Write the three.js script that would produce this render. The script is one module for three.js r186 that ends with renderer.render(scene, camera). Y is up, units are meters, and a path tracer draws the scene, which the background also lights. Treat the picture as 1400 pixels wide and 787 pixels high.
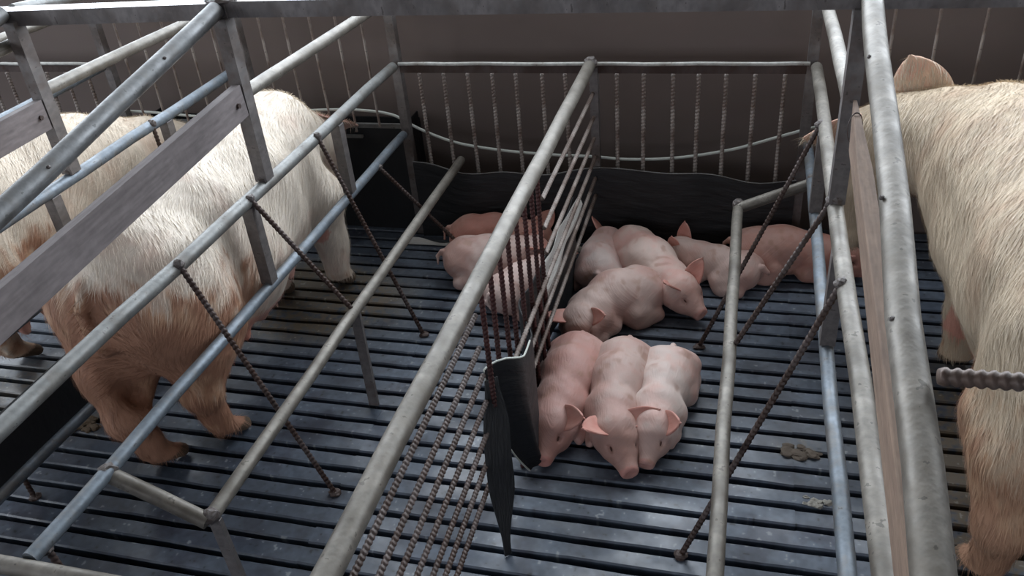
import * as THREE from 'three';
import { mergeGeometries } from 'three/addons/utils/BufferGeometryUtils.js';
import { RoundedBoxGeometry } from 'three/addons/geometries/RoundedBoxGeometry.js';
import { RectAreaLightUniformsLib } from 'three/addons/lights/RectAreaLightUniformsLib.js';

// ---------------------------------------------------------------- camera, sky, daylight, exposure
const scene = new THREE.Scene();
const camera = new THREE.PerspectiveCamera(37.48, 1400 / 787, 0.05, 100);
camera.position.set(0, 1.7, 0);
camera.rotation.set(-0.567468, 0.300291, -0.0967954, 'YXZ');
const renderer = new THREE.WebGLRenderer({ antialias: true });
renderer.toneMapping = THREE.LinearToneMapping;
renderer.toneMappingExposure = 0.8;
renderer.shadowMap.enabled = true;
const SKY = new THREE.Color().setRGB(0.62, 0.76, 1.0);
scene.background = SKY.clone().multiplyScalar(1.2);
RectAreaLightUniformsLib.init();
function daylight(w, h, at, towards, intensity, tint) {          // the daylight that comes in through one open side of the barn
  const l = new THREE.RectAreaLight(tint, intensity, w, h);
  l.position.set(...at); l.lookAt(...towards); scene.add(l);
}
daylight(9.6, 1.75, [-1.0, 2.12, -3.5], [-1.0, 1.7, 0], 11, new THREE.Color().setRGB(0.86, 0.93, 1.0));
daylight(9.6, 1.3, [-1.0, 1.85, 4.0], [-1.0, 1.5, 0], 2.4, new THREE.Color().setRGB(0.95, 0.96, 1.0));
daylight(6.0, 1.5, [-6.0, 2.0, 0.6], [0, 1.3, 0.6], 7, new THREE.Color().setRGB(0.9, 0.95, 1.0));

// ---------------------------------------------------------------- small tools
const V = (x, y, z) => new THREE.Vector3(x, y, z);
let seed = 7;
const rnd = () => { seed = (seed * 1664525 + 1013904223) % 4294967296; return seed / 4294967296; };
const taken = {};
function numbered(n) { const k = taken[n] = (taken[n] ?? -1) + 1; return k ? `${n}_${String(k).padStart(3, '0')}` : n; }
function tag(o, label, category, group, kind) {
  if (label) o.userData.label = label;
  if (category) o.userData.category = category;
  if (group) o.userData.group = group;
  if (kind) o.userData.kind = kind;
  return o;
}
function thing(name, label, category, at = [0, 0, 0], group) {
  const o = new THREE.Group(); o.name = numbered(name); o.position.set(...at); scene.add(o);
  o.userData.base = undefined; delete o.userData.base;
  return tag(o, label, category, group);
}
function mesh(name, geo, mat, parent = scene) {                 // geometry is given in the world and moved into the parent's axes
  const g = Array.isArray(geo) ? (geo.length > 1 ? mergeGeometries(geo.map(plain)) : geo[0]) : geo;
  if (parent !== scene && !g.userData.local) { const p = new THREE.Vector3(); let q = parent; while (q && q !== scene) { p.add(q.position); q = q.parent; } g.translate(-p.x, -p.y, -p.z); }
  const m = new THREE.Mesh(g, mat); m.castShadow = m.receiveShadow = true;
  m.name = parent === scene ? numbered(name) : name;
  parent.add(m); return m;
}
function part(name, geo, mat, parent) {                         // numbered within its thing
  const m = mesh(name, geo, mat, parent);
  parent.userData.n ??= 0; delete parent.userData.n;
  const same = parent.children.filter((c) => c !== m && c.name.replace(/_\d{3}$/, '') === name).length;
  if (same) m.name = `${name}_${String(same).padStart(3, '0')}`;
  return m;
}
function plain(g) { const h = g.index ? g.toNonIndexed() : g; for (const k of Object.keys(h.attributes)) if (!['position', 'normal', 'uv'].includes(k)) h.deleteAttribute(k); return h; }
function structure(name, geo, mat) { const m = mesh(name, geo, mat); m.userData.kind = 'structure'; return m; }

// periodic value noise
const hash = (x, y, s) => { let h = (x * 374761393 + y * 668265263 + s * 974634777) | 0; h = Math.imul(h ^ (h >>> 13), 1274126177); return ((h ^ (h >>> 16)) >>> 0) / 4294967296; };
function vnoise(x, y, px, py, s) {
  const xi = Math.floor(x), yi = Math.floor(y), fx = x - xi, fy = y - yi, u = fx * fx * (3 - 2 * fx), v = fy * fy * (3 - 2 * fy);
  const m = (a, p) => ((a % p) + p) % p;
  const a = hash(m(xi, px), m(yi, py), s), b = hash(m(xi + 1, px), m(yi, py), s), c = hash(m(xi, px), m(yi + 1, py), s), d = hash(m(xi + 1, px), m(yi + 1, py), s);
  return (a + (b - a) * u) * (1 - v) + (c + (d - c) * u) * v;
}
function fbm(x, y, px, py, s, oct = 4) { let t = 0, a = 0.5, n = 0; for (let o = 0; o < oct; o++) { t += a * vnoise(x, y, px, py, s + o * 17); n += a; a *= 0.55; x *= 2; y *= 2; px *= 2; py *= 2; } return t / n; }
const h3 = (x, y, z) => { let h = (x * 374761393 + y * 668265263 + z * 2147483647 + z * 40503) | 0; h = Math.imul(h ^ (h >>> 13), 1274126177); return ((h ^ (h >>> 16)) >>> 0) / 4294967296; };
function noise3(x, y, z) {
  const a = Math.floor(x), b = Math.floor(y), c = Math.floor(z); let u = x - a, v = y - b, w = z - c; u = u * u * (3 - 2 * u); v = v * v * (3 - 2 * v); w = w * w * (3 - 2 * w);
  const L = (p, q, t) => p + (q - p) * t;
  return L(L(L(h3(a, b, c), h3(a + 1, b, c), u), L(h3(a, b + 1, c), h3(a + 1, b + 1, c), u), v), L(L(h3(a, b, c + 1), h3(a + 1, b, c + 1), u), L(h3(a, b + 1, c + 1), h3(a + 1, b + 1, c + 1), u), v), w);
}
const smooth = (a, b, x) => { const t = Math.min(1, Math.max(0, (x - a) / (b - a))); return t * t * (3 - 2 * t); };
const mix3 = (a, b, t) => [a[0] + (b[0] - a[0]) * t, a[1] + (b[1] - a[1]) * t, a[2] + (b[2] - a[2]) * t];
function texture(w, h, f, srgb, rx = 1, ry = 1) {               // f(x, y in 0..1) gives [r, g, b] in 0..1 (sRGB for colours)
  const d = new Uint8Array(w * h * 4);
  for (let j = 0; j < h; j++) for (let i = 0; i < w; i++) { const c = f((i + 0.5) / w, (j + 0.5) / h), k = (j * w + i) * 4; d[k] = c[0] * 255; d[k + 1] = c[1] * 255; d[k + 2] = c[2] * 255; d[k + 3] = 255; }
  const t = new THREE.DataTexture(d, w, h); t.wrapS = t.wrapT = THREE.RepeatWrapping; t.magFilter = THREE.LinearFilter; t.minFilter = THREE.LinearMipmapLinearFilter; t.generateMipmaps = true;
  if (srgb) t.colorSpace = THREE.SRGBColorSpace;
  t.repeat.set(rx, ry); t.needsUpdate = true; return t;
}
const grey = (f) => (x, y) => { const v = Math.min(1, Math.max(0, f(x, y))); return [v, v, v]; };
const cl = (c) => c.map((v) => Math.min(1, Math.max(0, v)));

// ---------------------------------------------------------------- materials
const bumpFine = texture(256, 256, grey((x, y) => fbm(x * 24, y * 24, 24, 24, 3, 4)), false, 5, 5);
const bumpCoarse = texture(256, 256, grey((x, y) => fbm(x * 8, y * 8, 8, 8, 5, 5)), false, 2, 2);
function metal(base, stainShade, share, s, opts = {}) {              // dull metal with blotches, scuffs and specks of rust or dried dirt
  const map = texture(512, 512, (x, y) => {
    const a = fbm(x * 6, y * 6, 6, 6, s, 5), b = fbm(x * 40, y * 40, 40, 40, s + 9, 3), c = fbm(x * 3, y * 12, 3, 12, s + 4, 4);
    const t = smooth(1 - share - 0.12, 1 - share + 0.12, a * 0.75 + b * 0.25);
    let k = mix3(base, stainShade, t); const v = 0.86 + 0.16 * c + 0.3 * (b - 0.5);
    const pit = b > 0.8 ? 0.75 : 1;
    return cl(k.map((q) => q * v * pit));
  }, true, 2.2, 2.2);
  const rough = texture(256, 256, grey((x, y) => 0.42 + 0.4 * fbm(x * 10, y * 10, 10, 10, s + 2, 4)), false, 2.2, 2.2);
  return new THREE.MeshStandardMaterial({ map, roughness: opts.rough ?? 0.85, roughnessMap: rough, metalness: opts.metal ?? 0.35, bumpMap: bumpFine, bumpScale: opts.bump ?? 0.0004 });
}
const M = {
  galv: metal([0.49, 0.495, 0.49], [0.41, 0.4, 0.385], 0.45, 11),
  galvTan: metal([0.47, 0.45, 0.42], [0.385, 0.362, 0.33], 0.45, 23),
  galvBlue: metal([0.43, 0.465, 0.5], [0.39, 0.39, 0.39], 0.4, 31),
  steel: metal([0.44, 0.42, 0.415], [0.35, 0.315, 0.3], 0.5, 47),
  angle: metal([0.43, 0.435, 0.44], [0.36, 0.355, 0.35], 0.45, 53, { metal: 0.45 }),
  beam: metal([0.49, 0.47, 0.465], [0.41, 0.385, 0.375], 0.5, 43, { rough: 0.55, metal: 0.6 }),
  rebar: metal([0.3, 0.25, 0.235], [0.23, 0.16, 0.13], 0.5, 61, { metal: 0.25 }),
  rebarRed: metal([0.36, 0.2, 0.19], [0.24, 0.13, 0.12], 0.5, 67, { metal: 0.15 }),
  rebarGrey: metal([0.5, 0.455, 0.43], [0.36, 0.3, 0.27], 0.5, 71, { metal: 0.3 }),
  backlitBar: metal([0.74, 0.74, 0.72], [0.58, 0.56, 0.53], 0.4, 77, { metal: 0.1 }),  // backlight on the top bars painted in as a paler colour
  gateBar: metal([0.6, 0.565, 0.54], [0.42, 0.36, 0.33], 0.4, 73, { metal: 0.2, rough: 0.75 }),
  plank: null, slats: [], black: null,
};
function wood(a, b, s) {
  const map = texture(512, 128, (x, y) => {
    const g = fbm(x * 3, y * 40, 3, 40, s, 4), f = fbm(x * 30, y * 60, 30, 60, s + 3, 3), p = fbm(x * 9, y * 5, 9, 5, s + 8, 4);
    const k = mix3(a, b, smooth(0.3, 0.75, g * 0.5 + p * 0.5)); return cl(k.map((q) => q * (0.88 + 0.24 * f)));
  }, true, 1.2, 5);
  return new THREE.MeshStandardMaterial({ map, roughness: 0.82, bumpMap: bumpCoarse, bumpScale: 0.002 });
}
M.plankGrey = wood([0.44, 0.41, 0.41], [0.38, 0.35, 0.35], 81);
M.plankTan = wood([0.49, 0.41, 0.35], [0.42, 0.345, 0.295], 83);
M.black = new THREE.MeshStandardMaterial({ map: texture(256, 256, (x, y) => { const a = fbm(x * 6, y * 6, 6, 6, 91, 5); return cl([0.068 + a * 0.035, 0.073 + a * 0.037, 0.083 + a * 0.042]); }, true, 1.5, 1.5), roughness: 0.6, bumpMap: bumpCoarse, bumpScale: 0.004 });
M.wall = new THREE.MeshStandardMaterial({ map: texture(512, 512, (x, y) => { const a = fbm(x * 5, y * 5, 5, 5, 95, 5), b = fbm(x * 50, y * 20, 50, 20, 96, 3); return cl([0.365 + a * 0.08 + b * 0.04, 0.322 + a * 0.07 + b * 0.04, 0.305 + a * 0.065 + b * 0.04]); }, true, 0.5, 0.5), roughness: 0.85, bumpMap: bumpCoarse, bumpScale: 0.002 });
M.roof = new THREE.MeshStandardMaterial({ color: 0x6b6660, roughness: 0.9 });
M.pit = new THREE.MeshStandardMaterial({ color: 0x1c1a19, roughness: 0.95 });
M.hose = new THREE.MeshStandardMaterial({ color: 0xb9bdb6, roughness: 0.5, bumpMap: bumpFine, bumpScale: 0.001 });
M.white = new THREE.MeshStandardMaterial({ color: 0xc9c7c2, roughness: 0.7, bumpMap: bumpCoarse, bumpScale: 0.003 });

// ---------------------------------------------------------------- geometry makers
function frame(dir) { const w = dir.clone().normalize(), a = Math.abs(w.y) > 0.95 ? V(1, 0, 0) : V(0, 1, 0); const u = V(0, 0, 0).crossVectors(a, w).normalize(); return [u, V(0, 0, 0).crossVectors(w, u), w]; }
function sweep(pts, radius, sides = 14, caps = true, hollow = 0) {   // a round bar or pipe through points, uv in metres
  const P = pts.map((p) => (p.isVector3 ? p : V(...p))), pos = [], uv = [], idx = []; let len = 0;
  for (let i = 0; i < P.length; i++) {
    const d = P[Math.min(i + 1, P.length - 1)].clone().sub(P[Math.max(i - 1, 0)]), [u, v] = frame(d); if (i) len += P[i].distanceTo(P[i - 1]);
    const r = typeof radius === 'function' ? radius(i / (P.length - 1), len) : radius;
    for (let k = 0; k <= sides; k++) { const a = k / sides * Math.PI * 2, q = P[i].clone().addScaledVector(u, Math.cos(a) * r).addScaledVector(v, Math.sin(a) * r); pos.push(q.x, q.y, q.z); uv.push(k / sides * Math.PI * 2 * r, len); }
  }
  const w = sides + 1;
  for (let i = 0; i < P.length - 1; i++) for (let k = 0; k < sides; k++) { const a = i * w + k; idx.push(a, a + 1, a + w, a + 1, a + w + 1, a + w); }
  const g = new THREE.BufferGeometry(); g.setAttribute('position', new THREE.Float32BufferAttribute(pos, 3)); g.setAttribute('uv', new THREE.Float32BufferAttribute(uv, 2)); g.setIndex(idx); g.computeVertexNormals();
  const nr = g.attributes.normal; for (let i = 0; i < P.length; i++) { const a = i * w, b = a + sides; const n = V(nr.getX(a) + nr.getX(b), nr.getY(a) + nr.getY(b), nr.getZ(a) + nr.getZ(b)).normalize(); nr.setXYZ(a, n.x, n.y, n.z); nr.setXYZ(b, n.x, n.y, n.z); }
  if (!caps) return g;
  const out = [g];
  for (const e of [0, P.length - 1]) {
    const o = P[e], n = (e ? P[e].clone().sub(P[e - 1]) : P[0].clone().sub(P[1])).normalize(), [u, v] = frame(n), r = typeof radius === 'function' ? radius(e ? 1 : 0, e ? len : 0) : radius;
    const c = new THREE.CircleGeometry(r, sides); const m = new THREE.Matrix4().makeBasis(u, v, n).setPosition(o); c.applyMatrix4(m); out.push(c);
  }
  return mergeGeometries(out.map(plain));
}
function line(a, b, n) { const A = V(...a), B = V(...b), o = []; for (let i = 0; i <= n; i++) o.push(A.clone().lerp(B, i / n)); return o; }
function pipe(a, b, d, wob = 0.0015, sides = 16) {              // a used pipe: never quite straight
  const n = Math.max(2, Math.round(V(...a).distanceTo(V(...b)) / 0.12)), s = rnd() * 50;
  const P = line(a, b, n); P.forEach((p, i) => { if (i && i < n) { p.x += (noise3(i * 0.5, s, 1) - 0.5) * 2 * wob; p.y += (noise3(i * 0.5, s, 9) - 0.5) * 2 * wob; } });
  return sweep(P, d / 2, sides);
}
function rebar(pts, d, pitch = 0.012, sides = 7) {              // ribbed reinforcing bar through points
  const P = pts.map((p) => V(...p)); const segs = []; let L = 0; for (let i = 1; i < P.length; i++) { segs.push(P[i].distanceTo(P[i - 1])); L += segs[i - 1]; }
  const n = Math.max(2, Math.round(L / pitch)), C = [], rr = [];
  const at = (s) => { let i = 0; while (i < segs.length - 1 && s > segs[i]) { s -= segs[i]; i++; } return P[i].clone().lerp(P[i + 1], Math.min(1, s / segs[i])); };
  for (let i = 0; i < n; i++) for (const [f, k] of [[0, 0.9], [0.3, 1.12], [0.55, 1.12], [0.8, 0.9]]) { C.push(at((i + f) / n * L)); rr.push(d / 2 * k); }
  C.push(P[P.length - 1].clone()); rr.push(d / 2 * 0.9);
  const pos = [], idx = [], uv = [], w = sides + 1, dir0 = P[1].clone().sub(P[0]);
  for (let i = 0; i < C.length; i++) {
    const d2 = C[Math.min(i + 1, C.length - 1)].clone().sub(C[Math.max(0, i - 1)]); const [u, v, t] = frame(d2.lengthSq() ? d2 : dir0);
    for (let k = 0; k <= sides; k++) { const a = k / sides * Math.PI * 2, sl = i && i < C.length - 1 ? Math.sin(2 * a) * pitch * 0.22 : 0; const q = C[i].clone().addScaledVector(u, Math.cos(a) * rr[i]).addScaledVector(v, Math.sin(a) * rr[i]).addScaledVector(t, sl); pos.push(q.x, q.y, q.z); uv.push(a * d / 2, i * pitch / 4); }
  }
  for (let i = 0; i < C.length - 1; i++) for (let k = 0; k < sides; k++) { const a = i * w + k; idx.push(a, a + 1, a + w, a + 1, a + w + 1, a + w); }
  for (const e of [0, C.length - 1]) { const c = pos.length / 3; pos.push(C[e].x, C[e].y, C[e].z); uv.push(0, 0); for (let k = 0; k < sides; k++) e ? idx.push(e * w + k, e * w + k + 1, c) : idx.push(k + 1, k, c); }
  const g = new THREE.BufferGeometry(); g.setAttribute('position', new THREE.Float32BufferAttribute(pos, 3)); g.setAttribute('uv', new THREE.Float32BufferAttribute(uv, 2)); g.setIndex(idx); g.computeVertexNormals(); return plain(g);
}
function extrudeAlong(profile, a, b, up = V(0, 1, 0), bevel = 0.0015) { // a straight profile ([x, y] outline in metres) from a to b
  const A = V(...a), B = V(...b), w = B.clone().sub(A), L = w.length(); w.normalize();
  const sh = new THREE.Shape(profile.map((p) => new THREE.Vector2(...p)));
  const g = new THREE.ExtrudeGeometry(sh, { depth: L - 2 * bevel, bevelEnabled: bevel > 0, bevelSize: bevel, bevelThickness: bevel, bevelSegments: 1, bevelOffset: -bevel, steps: 1 });
  g.translate(0, 0, bevel);
  { const p = g.attributes.position, t = g.attributes.uv; for (let i = 0; i < p.count; i++) t.setXY(i, p.getZ(i), p.getX(i) + p.getY(i) * 0.6); }
  const u = V(0, 0, 0).crossVectors(up, w).normalize(), v = V(0, 0, 0).crossVectors(w, u);
  g.applyMatrix4(new THREE.Matrix4().makeBasis(u, v, w).setPosition(A)); return g;
}
const rect = (w, h) => [[-w / 2, -h / 2], [w / 2, -h / 2], [w / 2, h / 2], [-w / 2, h / 2]];
function box(x0, x1, y0, y1, z0, z1, r = 0) { const g = r ? new RoundedBoxGeometry(x1 - x0, y1 - y0, z1 - z0, 2, r) : new THREE.BoxGeometry(x1 - x0, y1 - y0, z1 - z0); g.translate((x0 + x1) / 2, (y0 + y1) / 2, (z0 + z1) / 2); return g; }
function blob(at, r, amount = 0.35, detail = 2, sq = [1, 1, 1]) { // a weld bead, a lump
  const g = new THREE.IcosahedronGeometry(r, detail), p = g.attributes.position, s = at[0] * 31 + at[2] * 17;
  for (let i = 0; i < p.count; i++) { const v = V(p.getX(i), p.getY(i), p.getZ(i)), k = 1 + (noise3(v.x / r * 1.6 + s, v.y / r * 1.6, v.z / r * 1.6 + s) - 0.5) * 2 * amount; p.setXYZ(i, v.x * k * sq[0] + at[0], v.y * k * sq[1] + at[1], v.z * k * sq[2] + at[2]); }
  g.computeVertexNormals(); return plain(g);
}
function sheet(nu, nv, f, thick) {                              // a bent sheet with thickness: f(u, v) gives a point
  const P = []; for (let j = 0; j <= nv; j++) for (let i = 0; i <= nu; i++) P.push(f(i / nu, j / nv));
  const w = nu + 1, nrm = P.map((p, k) => { const i = k % w, j = (k / w) | 0; const a = P[j * w + Math.min(nu, i + 1)].clone().sub(P[j * w + Math.max(0, i - 1)]), b = P[Math.min(nv, j + 1) * w + i].clone().sub(P[Math.max(0, j - 1) * w + i]); return a.cross(b).normalize(); });
  const pos = [], uv = [], idx = [], n = P.length;
  for (const s of [1, -1]) P.forEach((p, k) => { const q = p.clone().addScaledVector(nrm[k], s * thick / 2); pos.push(q.x, q.y, q.z); uv.push((k % w) / nu, ((k / w) | 0) / nv); });
  for (let j = 0; j < nv; j++) for (let i = 0; i < nu; i++) { const a = j * w + i; idx.push(a, a + 1, a + w, a + 1, a + w + 1, a + w, n + a, n + a + w, n + a + 1, n + a + 1, n + a + w, n + a + w + 1); }
  const rim = []; for (let i = 0; i < nu; i++) rim.push([i, i + 1]); for (let j = 0; j < nv; j++) rim.push([j * w + nu, (j + 1) * w + nu]); for (let i = nu; i > 0; i--) rim.push([nv * w + i, nv * w + i - 1]); for (let j = nv; j > 0; j--) rim.push([j * w, (j - 1) * w]);
  for (const [a, b] of rim) idx.push(a, n + a, b, b, n + a, n + b);
  const g = new THREE.BufferGeometry(); g.setAttribute('position', new THREE.Float32BufferAttribute(pos, 3)); g.setAttribute('uv', new THREE.Float32BufferAttribute(uv, 2)); g.setIndex(idx); g.computeVertexNormals(); return plain(g);
}

// ---------------------------------------------------------------- the setting: barn shell
structure('ceiling', box(-6.4, 5.2, 3.15, 3.3, -4.6, 4.6), M.roof);
structure('wall_back', box(-6.4, 5.2, -0.9, 1.2, -3.3, -3.14), M.wall);
structure('trim_1', box(-6.4, 5.2, 2.98, 3.15, -3.45, -3.2), M.roof);
structure('wall_front', box(-6.4, 5.2, -0.9, 1.15, 3.9, 4.05), M.wall);
structure('trim_2', box(-6.4, 5.2, 2.55, 3.15, 3.9, 4.05), M.roof);
structure('wall_right', box(5.05, 5.2, -0.9, 3.15, -4.6, 4.6), M.wall);
structure('wall_left', [box(-6.25, -6.1, -0.9, 1.2, -4.6, 4.6), box(-6.25, -6.1, 2.8, 3.15, -4.6, 4.6)], M.wall);
structure('floor_pit', box(-6.2, 5.1, -1.0, -0.9, -4.5, 4.5), M.pit);

// slatted floor: concrete slats, each a piece of its own
const floor = new THREE.Group(); floor.name = 'floor'; floor.userData.kind = 'structure'; scene.add(floor);
const PITCH = 0.068, JOINTS = [-4.67, -3.455, -2.24, -1.022, 0.195, 1.41, 2.62];
const floorColor = texture(2048, 1024, (x, y) => {              // covers x -4.67..2.62, z -3.2..-0.2
  const X = -4.67 + x * 7.29, Z = -3.2 + y * 3.0;
  const a = fbm(x * 40, y * 20, 40, 20, 101, 5), b = fbm(x * 560, y * 232, 560, 232, 103, 2), c = fbm(x * 9, y * 5, 9, 5, 107, 4);
  let k = mix3([0.212, 0.24, 0.282], [0.318, 0.352, 0.4], smooth(0.3, 0.72, a * 0.6 + c * 0.4));
  k = k.map((q) => q * (0.84 + 0.32 * b)); { const e = smooth(0.5, 0.7, fbm(x * 90, y * 38, 90, 38, 105, 4)); k = mix3(k, [k[0] * 0.82, k[1] * 0.8, k[2] * 0.82], e); }
  const dirt = (cx, cz, rx, rz, am) => am * smooth(1.1, 0.2, Math.hypot((X - cx) / rx, (Z - cz) / rz));
  let d = dirt(-1.55, -2.38, 0.5, 0.34, 1.5) + dirt(-2.3, -1.7, 0.3, 0.3, 0.6) + dirt(0.72, -1.8, 0.42, 0.7, 1.3) + dirt(0.21, -1.85, 0.09, 0.07, 0.6) + dirt(-1.95, -1.6, 0.12, 0.1, 0.9);
  d *= smooth(0.3, 0.62, a * 0.5 + b * 0.5);
  k = mix3(k, [0.34, 0.29, 0.225], Math.min(0.85, d));
  if (b > 0.83) k = mix3(k, [0.56, 0.57, 0.56], 0.55);
  if (b < 0.14) k = k.map((q) => q * 0.6);
  return cl(k);
}, true);
const floorRough = texture(1024, 512, grey((x, y) => 0.42 + 0.4 * smooth(0.3, 0.7, fbm(x * 40, y * 20, 40, 20, 109, 5))), false);
const floorBump = texture(1024, 512, grey((x, y) => fbm(x * 120, y * 50, 120, 50, 113, 4) * 0.6 + fbm(x * 20, y * 10, 20, 10, 114, 3) * 0.4), false);
for (const t of [0.92, 1, 1.08]) M.slats.push(new THREE.MeshStandardMaterial({ map: floorColor, color: new THREE.Color().setRGB(t, t, t), roughness: 0.8, roughnessMap: floorRough, bumpMap: floorBump, bumpScale: 0.004, metalness: 0 }));
{
  let n = 0;
  for (let row = 0; row < 41; row++) {
    const z = -3.09 + row * PITCH;
    for (let c = 0; c < JOINTS.length - 1; c++) {
      if (z > -0.85 && (c < 2 || c > 4)) continue;
      const x0 = JOINTS[c], x1 = JOINTS[c + 1], top = -0.0015 * rnd(), half = PITCH / 2 - 0.0082, S = 16, s = rnd() * 90;
      const prof = (h) => [[-h + 0.012, -0.07], [-h + 0.001, -0.009], [-h, -0.004], [-h + 0.004, 0], [h - 0.004, 0], [h, -0.004], [h - 0.001, -0.009], [h - 0.012, -0.07]];
      const pos = [], uv = [], idx = [], K = 8;
      for (let i = 0; i <= S; i++) { const x = x0 + (x1 - x0) * i / S, h1 = half + (noise3(i * 0.55, s, 2) - 0.5) * 0.006, sh = (noise3(i * 0.35, s, 7) - 0.5) * 0.002; prof(h1).forEach(([pz, py], k) => { pos.push(x, py + top, z + pz + sh); uv.push((x + 4.67) / 7.29, (z + pz + 3.2) / 3.0); }); }
      for (let i = 0; i < S; i++) for (let k = 0; k < K; k++) { const a = i * K + k, b = i * K + (k + 1) % K; idx.push(a, a + K, b, b, a + K, b + K); }
      for (const e of [0, S]) for (let k = 1; k < K - 1; k++) e ? idx.push(e * K, e * K + k, e * K + k + 1) : idx.push(0, k + 1, k);
      const g0 = new THREE.BufferGeometry(); g0.setAttribute('position', new THREE.Float32BufferAttribute(pos, 3)); g0.setAttribute('uv', new THREE.Float32BufferAttribute(uv, 2)); g0.setIndex(idx);
      const g = g0.toNonIndexed(); g.computeVertexNormals();
      const m = new THREE.Mesh(g, M.slats[(row * 7 + c * 3 + ((rnd() * 3) | 0)) % 3]); m.name = n ? `slat_${String(n).padStart(3, '0')}` : 'slat'; n++; m.castShadow = m.receiveShadow = true; floor.add(m);
    }
  }
  // the beams under the joints, seen as a bridge in each gap
  const bm = JOINTS.map((x) => box(x - 0.035, x + 0.035, -0.2, -0.03, -3.13, -0.2)); part('support_beam', bm, M.pit, floor);
  // plain floor beyond the slats
  part('outer_floor', [box(-6.1, -4.7, -0.12, -0.01, -3.13, 3.9), box(2.65, 5.05, -0.12, -0.01, -3.13, 3.9), box(-4.7, 2.65, -0.12, -0.01, -0.2, 3.9), box(-4.7, -2.25, -0.12, -0.01, -0.83, -0.2), box(1.42, 2.65, -0.12, -0.01, -0.83, -0.2)], M.slats[0], floor);
}

// ---------------------------------------------------------------- crate frames
const RAIL = 0.725, MID = 0.455, LOW = 0.35;
function weld(at, r, parent) { part('weld_bead', blob(at, r, 0.3, 1), M.steel, parent); }
function crateSide(o) {
  const { x, s, mat } = o, t = thing('crate_side_frame', o.label, 'pen frame', [x, 0, -1.9]);
  part('top_rail', pipe([x, RAIL, o.z0 ?? -0.3], [x, RAIL, o.zb ?? -2.89], 0.037, 0.003), mat[0], t);
  part('middle_rail', pipe([x, MID, o.z1 ?? -0.3], [x, MID, -2.89], 0.033, 0.003), mat[1], t);
  part('upper_pipe', pipe([x + 0.0, 0.985, -1.92], [x, 0.962, -2.885], 0.036), mat[2], t);
  const pz = -1.9, pw = 0.04;
  part('post', extrudeAlong(rect(0.036, pw), [x, RAIL + 0.014, pz], [x, 1.186, pz], V(0, 0, 1)), M.steel, t);
  weld([x, RAIL + 0.02, pz + 0.01], 0.016, t);
  part('lower_post', extrudeAlong(rect(0.034, 0.034), [x, MID + 0.012, o.lz ?? -1.795], [x, RAIL - 0.014, o.lz ?? -1.795], V(0, 0, 1)), M.steel, t);
  part('lower_post', extrudeAlong(rect(0.034, 0.034), [x, MID + 0.012, -2.37], [x, RAIL - 0.014, -2.37], V(0, 0, 1)), M.steel, t);
  weld([x, MID + 0.015, o.lz ?? -1.795], 0.014, t); weld([x, MID + 0.015, -2.37], 0.014, t);
  if (o.low) {
    const xl = x + s * 0.22;
    part('lower_rail', pipe([xl, LOW, o.low[0]], [xl, LOW, o.low[1]], 0.034, 0.003), mat[3], t);
    part('crossbar', pipe([x, MID - 0.012, o.low[2]], [xl, LOW, o.low[2] + 0.01], 0.036), mat[3], t);
    weld([xl, LOW + 0.006, o.low[2]], 0.02, t); weld([x, MID, o.low[2]], 0.02, t);
  }
  for (const b of o.braces ?? []) { part('brace', rebar(b.p, b.d ?? 0.014, 0.013), M.rebar, t); weld(b.p[0], 0.014, t); const e = b.p[b.p.length - 1]; if (e[1] < 0.05) part('weld_bead', blob([e[0], 0.004, e[2]], 0.014, 0.4, 1, [1.3, 0.6, 1.1]), M.rebar, t); }
  for (const b of o.legs ?? []) part('leg', extrudeAlong(rect(0.03, 0.012), b[0], b[1], V(0, 0, 1)), M.steel, t);
  return t;
}
const xr = -1.275, xm = -1.918, xl = -2.56, xR = 0.225, xD = -0.534;
crateSide({ x: xr, s: 1, mat: [M.galv, M.galvBlue, M.galvTan, M.galvTan], z1: -0.81, low: [-1.05, -2.9, -1.05],
  label: 'galvanised pipe crate side with sloping rebar braces, directly right of the middle sow',
  braces: [{ p: [[xr + 0.012, 0.735, -2.21], [-1.022, 0, -2.215]] }, { p: [[xr + 0.012, 0.735, -1.79], [-1.06, 0.36, -1.84]] }, { p: [[xr + 0.012, 0.735, -1.45], [-1.02, 0, -1.465]] }, { p: [[xr + 0.01, 0.45, -2.603], [-0.955, 0, -2.7]] }, { p: [[xr, 0.44, -0.85], [-1.25, 0, -0.87]] }],
  legs: [[[-1.058, 0.345, -1.85], [-1.055, 0, -1.838]], [[-1.054, 0.34, -1.06], [-1.06, 0, -1.075]]] });
crateSide({ x: xm, s: 1, mat: [M.galvBlue, M.galvBlue, M.galvTan, M.galvBlue], z1: -0.6,
  label: 'blue-grey pipe crate side with upright rebar stakes, standing between the two left sows',
  braces: [{ p: [[xm + 0.012, 0.735, -2.285], [xm + 0.03, 0, -2.285]] }, { p: [[xm + 0.01, 0.45, -1.3], [xm + 0.03, 0, -1.3]] }] });
crateSide({ x: xl, s: -1, mat: [M.galvBlue, M.galvBlue, M.galvTan, M.galv], label: 'farthest pipe crate side, beyond the leftmost sow and mostly hidden by it' });
crateSide({ x: xR, s: -1, mat: [M.galvTan, M.galvBlue, M.galvTan, M.galvTan], lz: -1.71, low: [-0.3, -2.6, -2.6],
  label: 'tan pipe crate side with three rebar braces, left of the right-hand sow',
  braces: [{ p: [[xR - 0.012, 0.73, -2.39], [-0.09, 0, -2.273]] }, { p: [[xR - 0.012, 0.735, -1.9], [0.02, 0.36, -1.82]] }, { p: [[xR - 0.012, 0.735, -1.54], [-0.077, 0, -1.419]] }] });

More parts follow.
